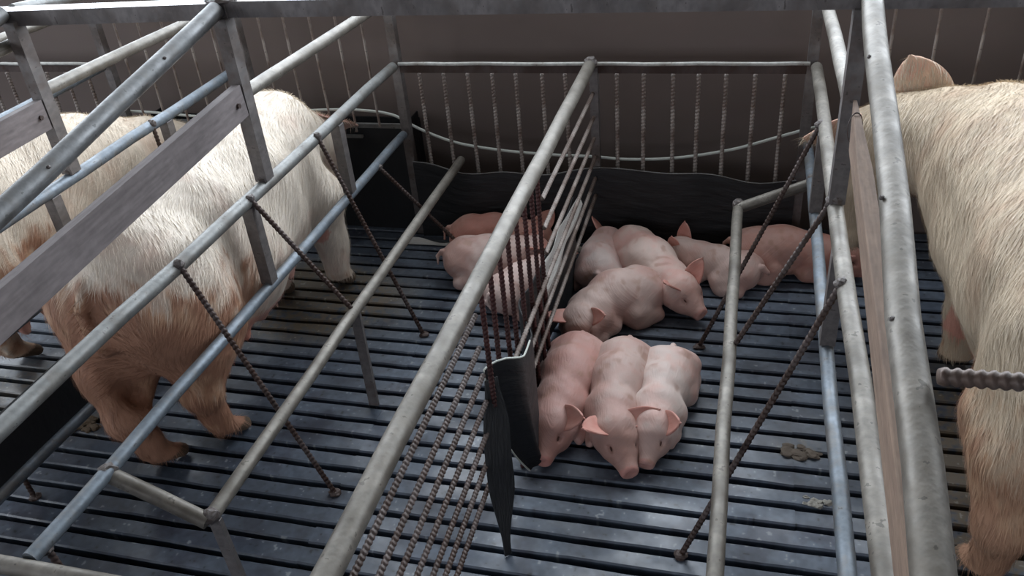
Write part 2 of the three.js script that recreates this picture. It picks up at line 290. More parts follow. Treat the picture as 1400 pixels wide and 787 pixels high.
// overhead beam in two lengths, joined over the post
{
  const b = thing('overhead_beam', 'long dark steel beam crossing over the whole row of crates', 'beam', [-0.3, 1.18, -1.92]);
  part('main_tube', extrudeAlong(rect(0.055, 0.04), [xr - 0.03, 1.206, -1.92], [2.2, 1.2, -1.92]), M.beam, b);
  part('joined_tube', extrudeAlong(rect(0.055, 0.04), [-3.6, 1.165, -1.93], [xr + 0.02, 1.202, -1.918]), M.beam, b);
  part('weld_bead', blob([xr, 1.225, -1.915], 0.03, 0.3, 2, [1.6, 0.4, 1]), M.steel, b);
  part('weld_bead', blob([xm - 0.02, 1.2, -1.93], 0.024, 0.3, 2, [1.6, 0.4, 1]), M.steel, b);
}
// brace pipes that fall from the beam towards the viewer
for (const [x, label, mat] of [[xr - 0.004, 'thick brace pipe falling from the beam corner across the leftmost sow', M.angle], [xm - 0.01, 'short stretch of brace pipe at the top left corner, by the post', M.angle], [xR + 0.014, 'thick pale brace pipe beside the right-hand sow, marked with small bolts', M.galvTan]]) {
  const t = thing('brace_pipe', label, 'brace', [x, 1.2, -1.9]);
  part('pipe', pipe([x, 1.207, -1.885], [x - (x > 0 ? 0.038 : 0), 0.952, -0.4], 0.043, 0.003, 22), mat, t);
  for (const z of [-1.62, -1.2, -0.95]) part('bolt', blob([x - Math.sign(x) * 0.018 - (x > 0 ? 0.0256 * (z + 1.885) : 0), 1.207 - 0.1717 * (z + 1.885) + 0.012, z], 0.004, 0.2, 1), M.steel, t);
}
{ const t = thing('stay_pipe', 'grey stay pipe at the top left corner, running back from the beam', 'pipe', [xm, 1.15, -2.4]); part('pipe', pipe([xm - 0.035, 1.2, -1.95], [xm - 0.035, 1.1, -2.9], 0.034), M.galv, t);
  const u = thing('stay_pipe', 'light stub of pipe on the upper left post below the beam', 'pipe', [xm, 1.12, -1.8]); part('pipe', pipe([xm - 0.035, 1.12, -1.945], [xm - 0.035, 1.11, -0.9], 0.034), M.galvTan, u); }
// boards tied along the crate sides
function board(name, label, a, b, w, h, mat) {
  const t = thing(name, label, 'plank', a); part('board', extrudeAlong(rect(w, h), a, b, V(0, 1, 0), 0.003), mat, t);
  const p = V(...a).lerp(V(...b), 0.03); part('bolt', new THREE.CylinderGeometry(0.007, 0.007, w + 0.012, 8).rotateZ(Math.PI / 2).translate(p.x, p.y, p.z), M.rebar, t);
  return t;
}
board('wooden_plank', 'long grey plank slanting across the middle sow above her back', [xr + 0.006, 0.979, -1.878], [xr + 0.006, 0.89, -0.6], 0.022, 0.085, M.plankGrey);
board('wooden_plank', 'grey plank end crossing the leftmost sow by the upper left post', [xm + 0.006, 0.93, -1.878], [xm + 0.006, 0.925, -0.9], 0.022, 0.085, M.plankGrey);
{
  const t = thing('wooden_plank', 'rough tan plank with a pointed end, wired to the right-hand post', 'plank', [xR, 0.95, -1.2]);
  const sh = new THREE.Shape([[0, 0.03], [0.1, -0.035], [1.47, -0.035], [1.47, 0.033], [0.9, 0.036], [0.3, 0.033]].map((p) => new THREE.Vector2(...p))), g = new THREE.ExtrudeGeometry(sh, { depth: 0.022, bevelEnabled: true, bevelSize: 0.003, bevelThickness: 0.003, bevelSegments: 2 });
  g.translate(0, 0, -0.011); g.rotateY(-Math.PI / 2); { const p = g.attributes.position; for (let i = 0; i < p.count; i++) p.setX(i, p.getX(i) * (0.3 + 0.7 * smooth(-0.005, 0.2, p.getZ(i)))); g.rotateY(-0.0123); } { const m = new THREE.Matrix4().makeRotationX(0.066); g.applyMatrix4(m); } g.translate(xR + 0.006, 0.967, -1.865);
  part('board', g, M.plankTan, t); part('wire_and_edge_glint', new THREE.TorusGeometry(0.036, 0.002, 5, 20).scale(0.4, 0.95, 1).translate(xR + 0.004, 0.966, -1.79), M.rebar, t);
}
board('dark_board', 'wide dark board low down between the two left sows', [xm + 0.03, 0.2, -1.95], [xm + 0.03, 0.2, -0.7], 0.02, 0.18, M.black);
{ const t = thing('floor_pipe', 'dark low pipe near the floor behind the middle sow\'s hooves', 'pipe', [xm, 0.1, -1.4]); part('pipe', pipe([xm + 0.06, 0.1, -2.3], [xm + 0.04, 0.11, -0.8], 0.034), M.galvBlue, t); }
{ const t = thing('gate_pipe', 'pale pipe crossing the bottom left corner behind the middle crate', 'pipe', [-1.4, 0.45, -0.795]); part('pipe', pipe([-2.1, 0.45, -0.795], [-0.95, 0.45, -0.79], 0.036), M.galvTan, t); }
{ const t = thing('tether_rebar', 'thick ribbed rebar reaching right from the pale angle iron, behind the right-hand sow', 'bar', [0.22, 1.05, -0.83]); part('bar', rebar([[xR + 0.01, 1.055, -0.845], [0.95, 1.06, -0.86]], 0.02, 0.0125, 12), M.rebarGrey, t); }

// ---------------------------------------------------------------- partition between the two pens
{
  const t = thing('partition_panel', 'centre partition of rusty upright and lengthwise rebars under a thick pale pipe', 'partition', [xD, 0, -1.9]);
  part('top_rail', pipe([xD, 0.722, -0.25], [xD, 0.728, -2.9], 0.043, 0.002, 20), M.galvTan, t);
  part('post', extrudeAlong(rect(0.03, 0.03), [xD + 0.012, 0, -2.92], [xD + 0.012, 0.72, -2.92], V(0, 0, 1)), M.steel, t);
  weld([xD + 0.005, 0.735, -2.905], 0.022, t);
  const H = [0.635, 0.545, 0.465, 0.385, 0.305, 0.235, 0.165];
  H.forEach((h, i) => {
    if (i < 6) part('lengthwise_rebar', rebar([[xD + 0.012, h - 0.005, -2.905 + rnd() * 0.03], [xD + 0.014, h + 0.005 - i * 0.002, i < 3 ? -2.04 : -1.62]], 0.013, 0.014), M.rebarGrey, t);
    part('lengthwise_rebar', rebar([[xD - 0.012, h + 0.005, -1.47], [xD - 0.012, h - 0.02, -0.6]], 0.0125, 0.0105), M.rebar, t);
  });
  for (const z of [-1.485, -1.565, -1.645, -1.725, -1.81, -1.895, -1.975, -2.05]) part('upright_rebar', rebar([[xD + 0.001, 0.71, z], [xD - 0.004 + rnd() * 0.008, 0.0, z + (rnd() - 0.5) * 0.02]], 0.013, 0.012), M.rebarRed, t);
}
// black rubber sheet on the piglets' side of the partition, and the strap that hangs from it
{
  const top = (u) => { const k = [[-1.55, 0.46], [-1.6, 0.455], [-1.68, 0.41], [-1.8, 0.385], [-1.9, 0.4], [-2.2, 0.345], [-2.66, 0.33]]; const z = -1.55 - u * 1.11; for (let i = 1; i < k.length; i++) if (z >= k[i][0]) { const f = (z - k[i - 1][0]) / (k[i][0] - k[i - 1][0]); return k[i - 1][1] + (k[i][1] - k[i - 1][1]) * f; } return 0.33; };
  const at = (u, v) => { const z = -1.5 - u * 1.16, h = 0.012 + (top(u) - 0.012) * v, w = Math.sin(u * 17) * 0.008 + Math.sin(u * 7 + 1) * 0.01, curl = smooth(0.12, 0, u) * 0.05 * (1 - v) * (1 - v); return V(xD - 0.02 + 0.055 * smooth(0, 0.09, u) - 0.066 * smooth(0.2, 0.34, u) + w * (1 - 0.6 * v) * smooth(0, 0.05, u) + curl, h + Math.sin(u * 40) * 0.003 * v, z - smooth(0.16, 0, u) * (1 - v) * (1 - v) * 0.13); };
  const rs = thing('rubber_sheet', 'black rubber sheet hung low on the centre partition beside the piglets', 'sheet', [xD, 0, -1.9]);
  part('sheet', sheet(60, 16, at, 0.004), M.black, rs);
  const cut = []; for (let i = 0; i <= 16; i++) cut.push(at(0, i / 16)); for (let i = 1; i < 12; i++) cut.push(at(i / 60, 1)); part('worn_edge', sweep(cut, 0.0028, 6), M.hose, rs);
  const st = sheet(4, 26, (u, v) => { const h = 0.43 * v + 0.004, w = 0.018 + 0.05 * smooth(0.05, 0.42, v) - 0.035 * smooth(0.7, 1, v); return V(xD + 0.04 - 0.045 * v + (u - 0.5) * w * 0.75, h, -1.345 - v * 0.16 - (u - 0.5) * w * 0.7 + Math.sin(v * 14) * 0.003); }, 0.006);
  const m2 = mesh('rubber_strap', st, M.black); tag(m2, 'torn black rubber strap hanging to the floor at the near end of the partition', 'strap');
  const sk = sheet(30, 6, (u, v) => { const z = -2.1 - u * 0.58; return V(xD - 0.004 + Math.sin(u * 9) * 0.005 - v * 0.012, 0.275 + 0.02 * u + v * (0.11 - 0.07 * u) + Math.sin(u * 16 + v) * 0.004, z); }, 0.002);
  const m3 = mesh('sheet_top_flap', sk, M.white); tag(m3, 'whitish top of the rubber sheet, built as a separate scrap stuck in the partition beside the left piglets', 'plastic scrap');  // whitish upper edge of the rubber sheet, added as its own strip
}

// ---------------------------------------------------------------- back gates at the feeding side
function gate(x0, x1, label, bars, top, opts = {}) {
  const t = thing('back_gate', label, 'gate', [(x0 + x1) / 2, 0, -2.91]);
  if (top) { part('top_bar', sweep(line([x0, RAIL + 0.006, -2.908], [x1, RAIL + 0.006, -2.908], 24).map((p, i) => V(p.x, p.y + (noise3(i * 0.6, x0, 3) - 0.5) * 0.004, p.z)), 0.0065, 10), M.backlitBar, t); part('flat_strip', extrudeAlong(rect(0.006, 0.03), [x0, RAIL - 0.016, -2.918], [x1, RAIL - 0.016, -2.918], V(0, 1, 0), 0.001), M.rebar, t); }
  if (opts.high) part('top_bar', extrudeAlong(rect(0.024, 0.03), [x0, 0.955, -2.915], [x1, 0.955, -2.915], V(0, 1, 0), 0.003), M.galv, t);
  for (const x of opts.posts ?? []) part('corner_post', extrudeAlong(rect(0.034, 0.034), [x, 0, -2.93], [x, 0.95, -2.93], V(0, 0, 1)), M.steel, t);
  if (opts.high) for (const [x, a, b] of bars) part('gate_rod', sweep(line([x, b, -2.925], [x + (rnd() - 0.5) * 0.015, a, -2.92], 6), 0.005, 8), M.gateBar, t);
  else for (const [x, a, b] of bars) part('gate_rebar', rebar([[x, b, -2.925], [x + (rnd() - 0.5) * 0.012, a, -2.922]], 0.0145, 0.013), M.gateBar, t);
  return t;
}
const span = (a, b, n, lo, hi) => Array.from({ length: n }, (_, i) => [a + (b - a) * i / (n - 1) + (rnd() - 0.5) * 0.012, lo + (rnd() - 0.5) * 0.05, hi]);
gate(-1.26, 0.205, 'low back gate of upright rebars behind all the piglets', span(-1.185, 0.125, 15, 0.24, 0.69), true);
gate(-2.56, xr, 'tall feeding gate of thin bars in front of the two left sows', span(-2.46, -1.39, 11, 0.46, 0.945), false, { posts: [-2.56, xm, xr], high: true });
gate(0.21, 0.95, 'tall feeding gate of sparse bars in front of the right-hand sow', span(0.44, 0.84, 4, 0.46, 0.945), false, { posts: [0.213, 0.93], high: true });
gate(-3.9, -2.575, 'low back gate of upright rebars at the far left, past the last crate', span(-3.8, -2.68, 12, 0.24, 0.69), true);
// black curtain sheet along the foot of the piglets' back gate, its edge highlight modelled as a wire
function curtain(x0, x1, label) {
  const n = Math.round((x1 - x0) * 24), s = x0 * 7, top = (x) => 0.318 + 0.018 * Math.sin(x * 6.1 + s) + 0.008 * Math.sin(x * 17 + s);
  const m = mesh('plastic_curtain', sheet(n, 8, (u, v) => { const x = x0 + (x1 - x0) * u; return V(x, 0.006 + (top(x) - 0.006) * v, -2.885 + 0.008 * Math.sin(x * 9 + s) + 0.006 * Math.sin(x * 23)); }, 0.003), M.black); tag(m, label, 'plastic sheet');
  const w = []; for (let i = 0; i <= n; i++) { const x = x0 + (x1 - x0) * i / n; w.push(V(x, top(x) + 0.004, -2.885 + 0.008 * Math.sin(x * 9 + s) + 0.006 * Math.sin(x * 23))); }
  return [m, w];
}
{ const [, w] = curtain(-1.255, 0.2, 'black plastic sheet along the foot of the back gate behind the piglets'); tag(mesh('wire_and_edge_glint', sweep(w, 0.0022, 6), M.galv), 'thin pale wire standing for the highlight on the upper edge of the black plastic sheet', 'strand'); }  // pale line in place of the lit edge of the sheet
// feed trough of the middle sow and of the right-hand one
function trough(x0, x1, label) {
  const t = thing('feed_trough', label, 'trough', [(x0 + x1) / 2, 0, -3.02]);
  part('front_panel', extrudeAlong([[-0.002, -0.46], [0.002, -0.46], [0.002, 0], [-0.002, 0]].map(([a, b]) => [a * 2 - b * 0.0, b]), [x0, 0.46, -2.955], [x1, 0.46, -2.955], V(0, 1, 0), 0), M.black, t);
  part('back_panel', box(x0, x1, 0, 0.43, -3.135, -3.125), M.black, t);
  part('side_panel', box(x0, x0 + 0.006, 0, 0.46, -3.125, -2.96), M.black, t); part('side_panel', box(x1 - 0.006, x1, 0, 0.46, -3.125, -2.96), M.black, t);
  part('rim', extrudeAlong(rect(0.016, 0.016), [x0, 0.466, -2.95], [x1, 0.466, -2.95], V(0, 1, 0), 0.003), M.galv, t);
  part('rim', extrudeAlong(rect(0.012, 0.012), [x0 + 0.02, 0.425, -2.935], [x0 + 0.42, 0.425, -2.935], V(0, 1, 0), 0.003), M.galv, t);
  return t;
}
trough(-1.89, -1.3, 'dark feed trough with a pale rim ahead of the middle sow');
trough(-2.53, -1.94, 'dark feed trough ahead of the leftmost sow, hidden by her head');
// hose along the feeding side
{
  const k = [[-2.7, 0.5], [-2.55, 0.51], [-2.13, 0.49], [-1.78, 0.52], [-1.48, 0.53], [-1.33, 0.51], [-1.24, 0.46], [-1.1, 0.405], [-0.92, 0.375], [-0.69, 0.36], [-0.53, 0.357], [-0.43, 0.35], [-0.24, 0.36], [-0.03, 0.4], [0.12, 0.45], [0.21, 0.48], [0.42, 0.54], [0.9, 0.56]];
  const c = new THREE.CatmullRomCurve3(k.map(([x, y]) => V(x, y, -2.95)));
  tag(mesh('water_hose', sweep(c.getPoints(120), 0.0058, 8), M.hose), 'pale thin hose sagging along the back gate behind the piglets', 'hose');
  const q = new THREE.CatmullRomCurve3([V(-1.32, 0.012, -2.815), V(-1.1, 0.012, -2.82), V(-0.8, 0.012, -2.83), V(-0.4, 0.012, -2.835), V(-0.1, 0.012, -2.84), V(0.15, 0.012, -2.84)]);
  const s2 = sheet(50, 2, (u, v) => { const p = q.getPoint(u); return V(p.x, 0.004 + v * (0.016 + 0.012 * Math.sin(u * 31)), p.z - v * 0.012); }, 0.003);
  tag(mesh('floor_light_strip', s2, M.white), 'narrow whitish strip standing for a line of light on the floor along the back gate', 'strip');  // a line of light on the floor, shaped as a pale strip
}
// droppings on the slats
for (const [x, z, r, n, mat, label, name] of [[-1.97, -1.6, 0.024, 14, 'dung', 'brown lump of dung on the slats left of the middle sow\'s rear hooves', 'dung'], [0.205, -1.84, 0.021, 15, 'dungGrey', 'crumbly grey-brown dung on the slats between the right crate rails', 'dung'], [0.245, -1.655, 0.013, 9, 'crumb', 'few whitish feed crumbs on the slats below the grey dung', 'feed_crumbs']]) {
  const g = []; for (let i = 0; i < n; i++) { const a = rnd() * 6.28, d = Math.sqrt(rnd()) * r * 2; g.push(blob([x + Math.cos(a) * d * 1.2, r * 0.1, z + Math.sin(a) * d * 0.7], r * (0.35 + 0.5 * rnd()), 0.6, 2, [1.2, 0.5, 0.9])); }
  M[mat] ??= new THREE.MeshStandardMaterial({ color: { dung: 0x5d4c39, dungGrey: 0x6a5f54, crumb: 0xaba79e }[mat], roughness: 0.9, bumpMap: bumpFine, bumpScale: 0.002 });
  tag(mesh(name, g, M[mat]), label, name === 'dung' ? 'dung' : 'feed', undefined, name === 'feed_crumbs' ? 'stuff' : undefined);
}
// >>> animals
// ---------------------------------------------------------------- animals: one continuous skin each, meshed from a field of tapered limbs
function skin(prims, cell, ground, rough = 0.0015, freq = 30) {
  let lo = V(1e9, 1e9, 1e9), hi = V(-1e9, -1e9, -1e9);
  for (const p of prims) for (const [c, r] of [[p.a, p.ra], [p.b, p.rb]]) { lo.min(V(c[0] - r, c[1] - r, c[2] - r)); hi.max(V(c[0] + r, c[1] + r, c[2] + r)); }
  lo.subScalar(cell * 3); hi.addScalar(cell * 3);
  const nx = Math.ceil((hi.x - lo.x) / cell) + 1, ny = Math.ceil((hi.y - lo.y) / cell) + 1, nz = Math.ceil((hi.z - lo.z) / cell) + 1, F = new Float32Array(nx * ny * nz).fill(1), at = (i, j, k) => (k * ny + j) * nx + i;
  for (const p of prims) {
    const [ax, ay, az] = p.a, bx = p.b[0] - ax, by = p.b[1] - ay, bz = p.b[2] - az, bb = bx * bx + by * by + bz * bz || 1e-9, k = p.k ?? 0.03, m = k + Math.max(p.ra, p.rb) * 1.4 + cell * 2, sx = p.sx ?? 1;
    const r0 = (o, c, n) => Math.max(0, Math.floor((Math.min(p.a[c], p.b[c]) - m - o) / cell)), r1 = (o, c, n) => Math.min(n - 1, Math.ceil((Math.max(p.a[c], p.b[c]) + m - o) / cell));
    for (let c = r0(lo.z, 2), c1 = r1(lo.z, 2, nz); c <= c1; c++) for (let b = r0(lo.y, 1), b1 = r1(lo.y, 1, ny); b <= b1; b++) for (let a = r0(lo.x, 0), a1 = r1(lo.x, 0, nx); a <= a1; a++) {
      const x = lo.x + a * cell - ax, y = lo.y + b * cell - ay, z = lo.z + c * cell - az, t = Math.min(1, Math.max(0, (x * bx + y * by + z * bz) / bb));
      const d = Math.hypot((x - bx * t) / sx, y - by * t, z - bz * t) - (p.ra + (p.rb - p.ra) * t), q = at(a, b, c), f = F[q];
      if (p.cut) { const h = Math.max(0, 1 - Math.abs(f + d) / k); F[q] = Math.max(f, -d) + h * h * k * 0.25; } else { const h = Math.max(0, 1 - Math.abs(f - d) / k); F[q] = Math.min(f, d) - h * h * k * 0.25; }
    }
  }
  for (let c = 0; c < nz; c++) for (let b = 0; b < ny; b++) for (let a = 0; a < nx; a++) {
    const q = at(a, b, c); if (Math.abs(F[q]) > cell * 4) continue;
    const x = lo.x + a * cell, y = lo.y + b * cell, z = lo.z + c * cell; F[q] += rough * (noise3(x * freq + 50, y * freq + 50, z * freq + 50) - 0.5) * 2;
  }
  if (ground !== undefined) for (let b = 0; b < ny; b++) { const g = ground - (lo.y + b * cell); for (let c = 0; c < nz; c++) for (let a = 0; a < nx; a++) { const q = at(a, b, c); if (g > F[q]) F[q] = g; } }
  const id = new Int32Array(nx * ny * nz).fill(-1), pos = [], idx = [];
  for (let c = 0; c < nz - 1; c++) for (let b = 0; b < ny - 1; b++) for (let a = 0; a < nx - 1; a++) {
    let s = 0, X = 0, Y = 0, Z = 0, mask = 0; const v = [];
    for (let e = 0; e < 8; e++) { const f = F[at(a + (e & 1), b + ((e >> 1) & 1), c + (e >> 2))]; v.push(f); if (f < 0) mask |= 1 << e; }
    if (mask === 0 || mask === 255) continue;
    for (let e = 0; e < 8; e++) for (const bit of [1, 2, 4]) if (!(e & bit)) { const g = e | bit; if ((v[e] < 0) !== (v[g] < 0)) { const t = v[e] / (v[e] - v[g]); s++; X += (e & 1) + (bit === 1 ? t : 0); Y += ((e >> 1) & 1) + (bit === 2 ? t : 0); Z += (e >> 2) + (bit === 4 ? t : 0); } }
    id[at(a, b, c)] = pos.length / 3; pos.push(lo.x + (a + X / s) * cell, lo.y + (b + Y / s) * cell, lo.z + (c + Z / s) * cell);
  }
  const quad = (p, q, r, s, flip) => { if (p < 0 || q < 0 || r < 0 || s < 0) return; flip ? idx.push(p, r, q, p, s, r) : idx.push(p, q, r, p, r, s); };
  for (let c = 1; c < nz - 1; c++) for (let b = 1; b < ny - 1; b++) for (let a = 1; a < nx - 1; a++) {
    const f = F[at(a, b, c)] < 0;
    if (f !== F[at(a + 1, b, c)] < 0) quad(id[at(a, b - 1, c - 1)], id[at(a, b, c - 1)], id[at(a, b, c)], id[at(a, b - 1, c)], !f);
    if (f !== F[at(a, b + 1, c)] < 0) quad(id[at(a - 1, b, c - 1)], id[at(a - 1, b, c)], id[at(a, b, c)], id[at(a, b, c - 1)], !f);
    if (f !== F[at(a, b, c + 1)] < 0) quad(id[at(a - 1, b - 1, c)], id[at(a, b - 1, c)], id[at(a, b, c)], id[at(a - 1, b, c)], !f);
  }
  const g = new THREE.BufferGeometry(); g.setAttribute('position', new THREE.Float32BufferAttribute(pos, 3)); g.setIndex(idx); g.computeVertexNormals(); return g;
}
function chain(pts, k = 0.03) { const o = []; for (let i = 0; i < pts.length - 1; i++) o.push({ a: pts[i].slice(0, 3), b: pts[i + 1].slice(0, 3), ra: pts[i][3], rb: pts[i + 1][3], k }); return o; }
function ear(base, tip, across, W, cup = 0.3, curl = 0.15, thick = 0.005, nu = 10, nv = 14) { // a leaf-shaped ear, cupped and curling at its tip
  const B = V(...base), ax = V(...tip).sub(B), L = ax.length(), w = V(...across).projectOnPlane(ax.clone().normalize()).normalize(), n = V(0, 0, 0).crossVectors(ax.clone().normalize(), w);
  return sheet(nu, nv, (u, v) => { const q = 2 * u - 1, pr = Math.pow(Math.max(0.0, 1 - v * 0.985), 0.8) * (0.85 + 0.75 * v); return B.clone().addScaledVector(ax, v - 0.06 * q * q * v).addScaledVector(w, q * W * 0.5 * pr).addScaledVector(n, cup * W * (q * q * pr - 0.3) + curl * L * v * v); }, thick);
}
function paint(g, f) {                                          // vertex colours (linear) from place, plus uv in metres
  const p = g.attributes.position, nr = g.attributes.normal, c = new Float32Array(p.count * 3), u = new Float32Array(p.count * 2);
  for (let i = 0; i < p.count; i++) { const k = f(p.getX(i), p.getY(i), p.getZ(i), nr.getX(i), nr.getY(i), nr.getZ(i)); c.set(k, i * 3); u.set([p.getZ(i), p.getY(i) - Math.abs(p.getX(i))], i * 2); }
  g.setAttribute('color', new THREE.BufferAttribute(c, 3)); g.setAttribute('uv', new THREE.BufferAttribute(u, 2)); return g;
}
const lin = (r, g, b) => { const c = new THREE.Color().setRGB(r / 255, g / 255, b / 255, THREE.SRGBColorSpace); return [c.r, c.g, c.b]; };
function bare(g) { const h = g.index ? g.toNonIndexed() : g; for (const k of Object.keys(h.attributes)) if (!['position', 'normal', 'uv', 'color'].includes(k)) h.deleteAttribute(k); return h; }
const fuzz = texture(256, 256, grey((x, y) => fbm(x * 12, y * 60, 12, 60, 201, 3) * 0.7 + fbm(x * 20, y * 20, 20, 20, 203, 3) * 0.3), false, 4, 4);
M.sow = new THREE.MeshPhysicalMaterial({ vertexColors: true, roughness: 0.75, bumpMap: fuzz, bumpScale: 0.0012, sheen: 0.15, sheenRoughness: 0.5, sheenColor: new THREE.Color(0.9, 0.85, 0.8) });
M.piglet = new THREE.MeshPhysicalMaterial({ vertexColors: true, roughness: 0.6, bumpMap: fuzz, bumpScale: 0.0012, sheen: 0.3, sheenRoughness: 0.5, sheenColor: new THREE.Color(0.95, 0.85, 0.82) });
M.lid = new THREE.MeshStandardMaterial({ color: 0x54382f, roughness: 0.6 });
M.eye = new THREE.MeshStandardMaterial({ color: 0x1a1210, roughness: 0.25 });
M.hair = new THREE.MeshStandardMaterial({ color: 0xffffff, roughness: 0.6, side: THREE.DoubleSide });

function bristles(parent, g, count, len, flow, colour, keep) {  // short coat: thin blades lying along the skin
  const p = g.attributes.position, nr = g.attributes.normal, tri = p.count / 3, cum = new Float32Array(tri); let A = 0; const a = V(0, 0, 0), b = V(0, 0, 0), c = V(0, 0, 0);
  for (let i = 0; i < tri; i++) { a.fromBufferAttribute(p, i * 3); b.fromBufferAttribute(p, i * 3 + 1).sub(a); c.fromBufferAttribute(p, i * 3 + 2).sub(a); A += b.cross(c).length(); cum[i] = A; }
  const bl = new THREE.BufferGeometry(); bl.setAttribute('position', new THREE.Float32BufferAttribute([-0.5, 0, 0, 0.5, 0, 0, 0.35, 0.05, 0.5, -0.35, 0.05, 0.5, 0, 0.02, 1], 3)); bl.setIndex([0, 1, 2, 0, 2, 3, 3, 2, 4]); bl.computeVertexNormals();
  const m = new THREE.InstancedMesh(bl, M.hair, count); m.name = 'hair'; m.userData.kind = 'stuff'; m.castShadow = m.receiveShadow = true;
  const mt = new THREE.Matrix4(), n = V(0, 0, 0), d = V(0, 0, 0), q = V(0, 0, 0); let k = 0, tries = 0;
  while (k < count && tries++ < count * 6) {
    const x = rnd() * A; let l = 0, h = tri - 1; while (l < h) { const mid = (l + h) >> 1; cum[mid] < x ? l = mid + 1 : h = mid; }
    let s = rnd(), t = rnd(); if (s + t > 1) { s = 1 - s; t = 1 - t; }
    a.fromBufferAttribute(p, l * 3); b.fromBufferAttribute(p, l * 3 + 1); c.fromBufferAttribute(p, l * 3 + 2); q.copy(a).multiplyScalar(1 - s - t).addScaledVector(b, s).addScaledVector(c, t); n.fromBufferAttribute(nr, l * 3);
    if (keep && rnd() > keep(q.x, q.y, q.z)) continue;
    const w = noise3(q.x * 9 + 40, q.y * 9 + 40, q.z * 9 + 40) - 0.5; d.set(...flow(q.x, q.y, q.z)); d.x += w * 0.7 + (rnd() - 0.5) * 0.25; d.y += (rnd() - 0.5) * 0.25; d.z += -w * 0.5 + (rnd() - 0.5) * 0.25;
    d.projectOnPlane(n).normalize().addScaledVector(n, 0.06 + rnd() * 0.15).normalize(); const X = V(0, 0, 0).crossVectors(n, d).normalize(), Y = V(0, 0, 0).crossVectors(d, X), L = len * (0.55 + 0.8 * rnd());
    mt.makeBasis(X.multiplyScalar(0.0012), Y.multiplyScalar(L), d.clone().multiplyScalar(L)).setPosition(q); m.setMatrixAt(k, mt); const cc = colour(q.x, q.y, q.z, rnd()); m.setColorAt(k, new THREE.Color().setRGB(...cc)); k++;
  }
  m.count = k; parent.add(m);
}

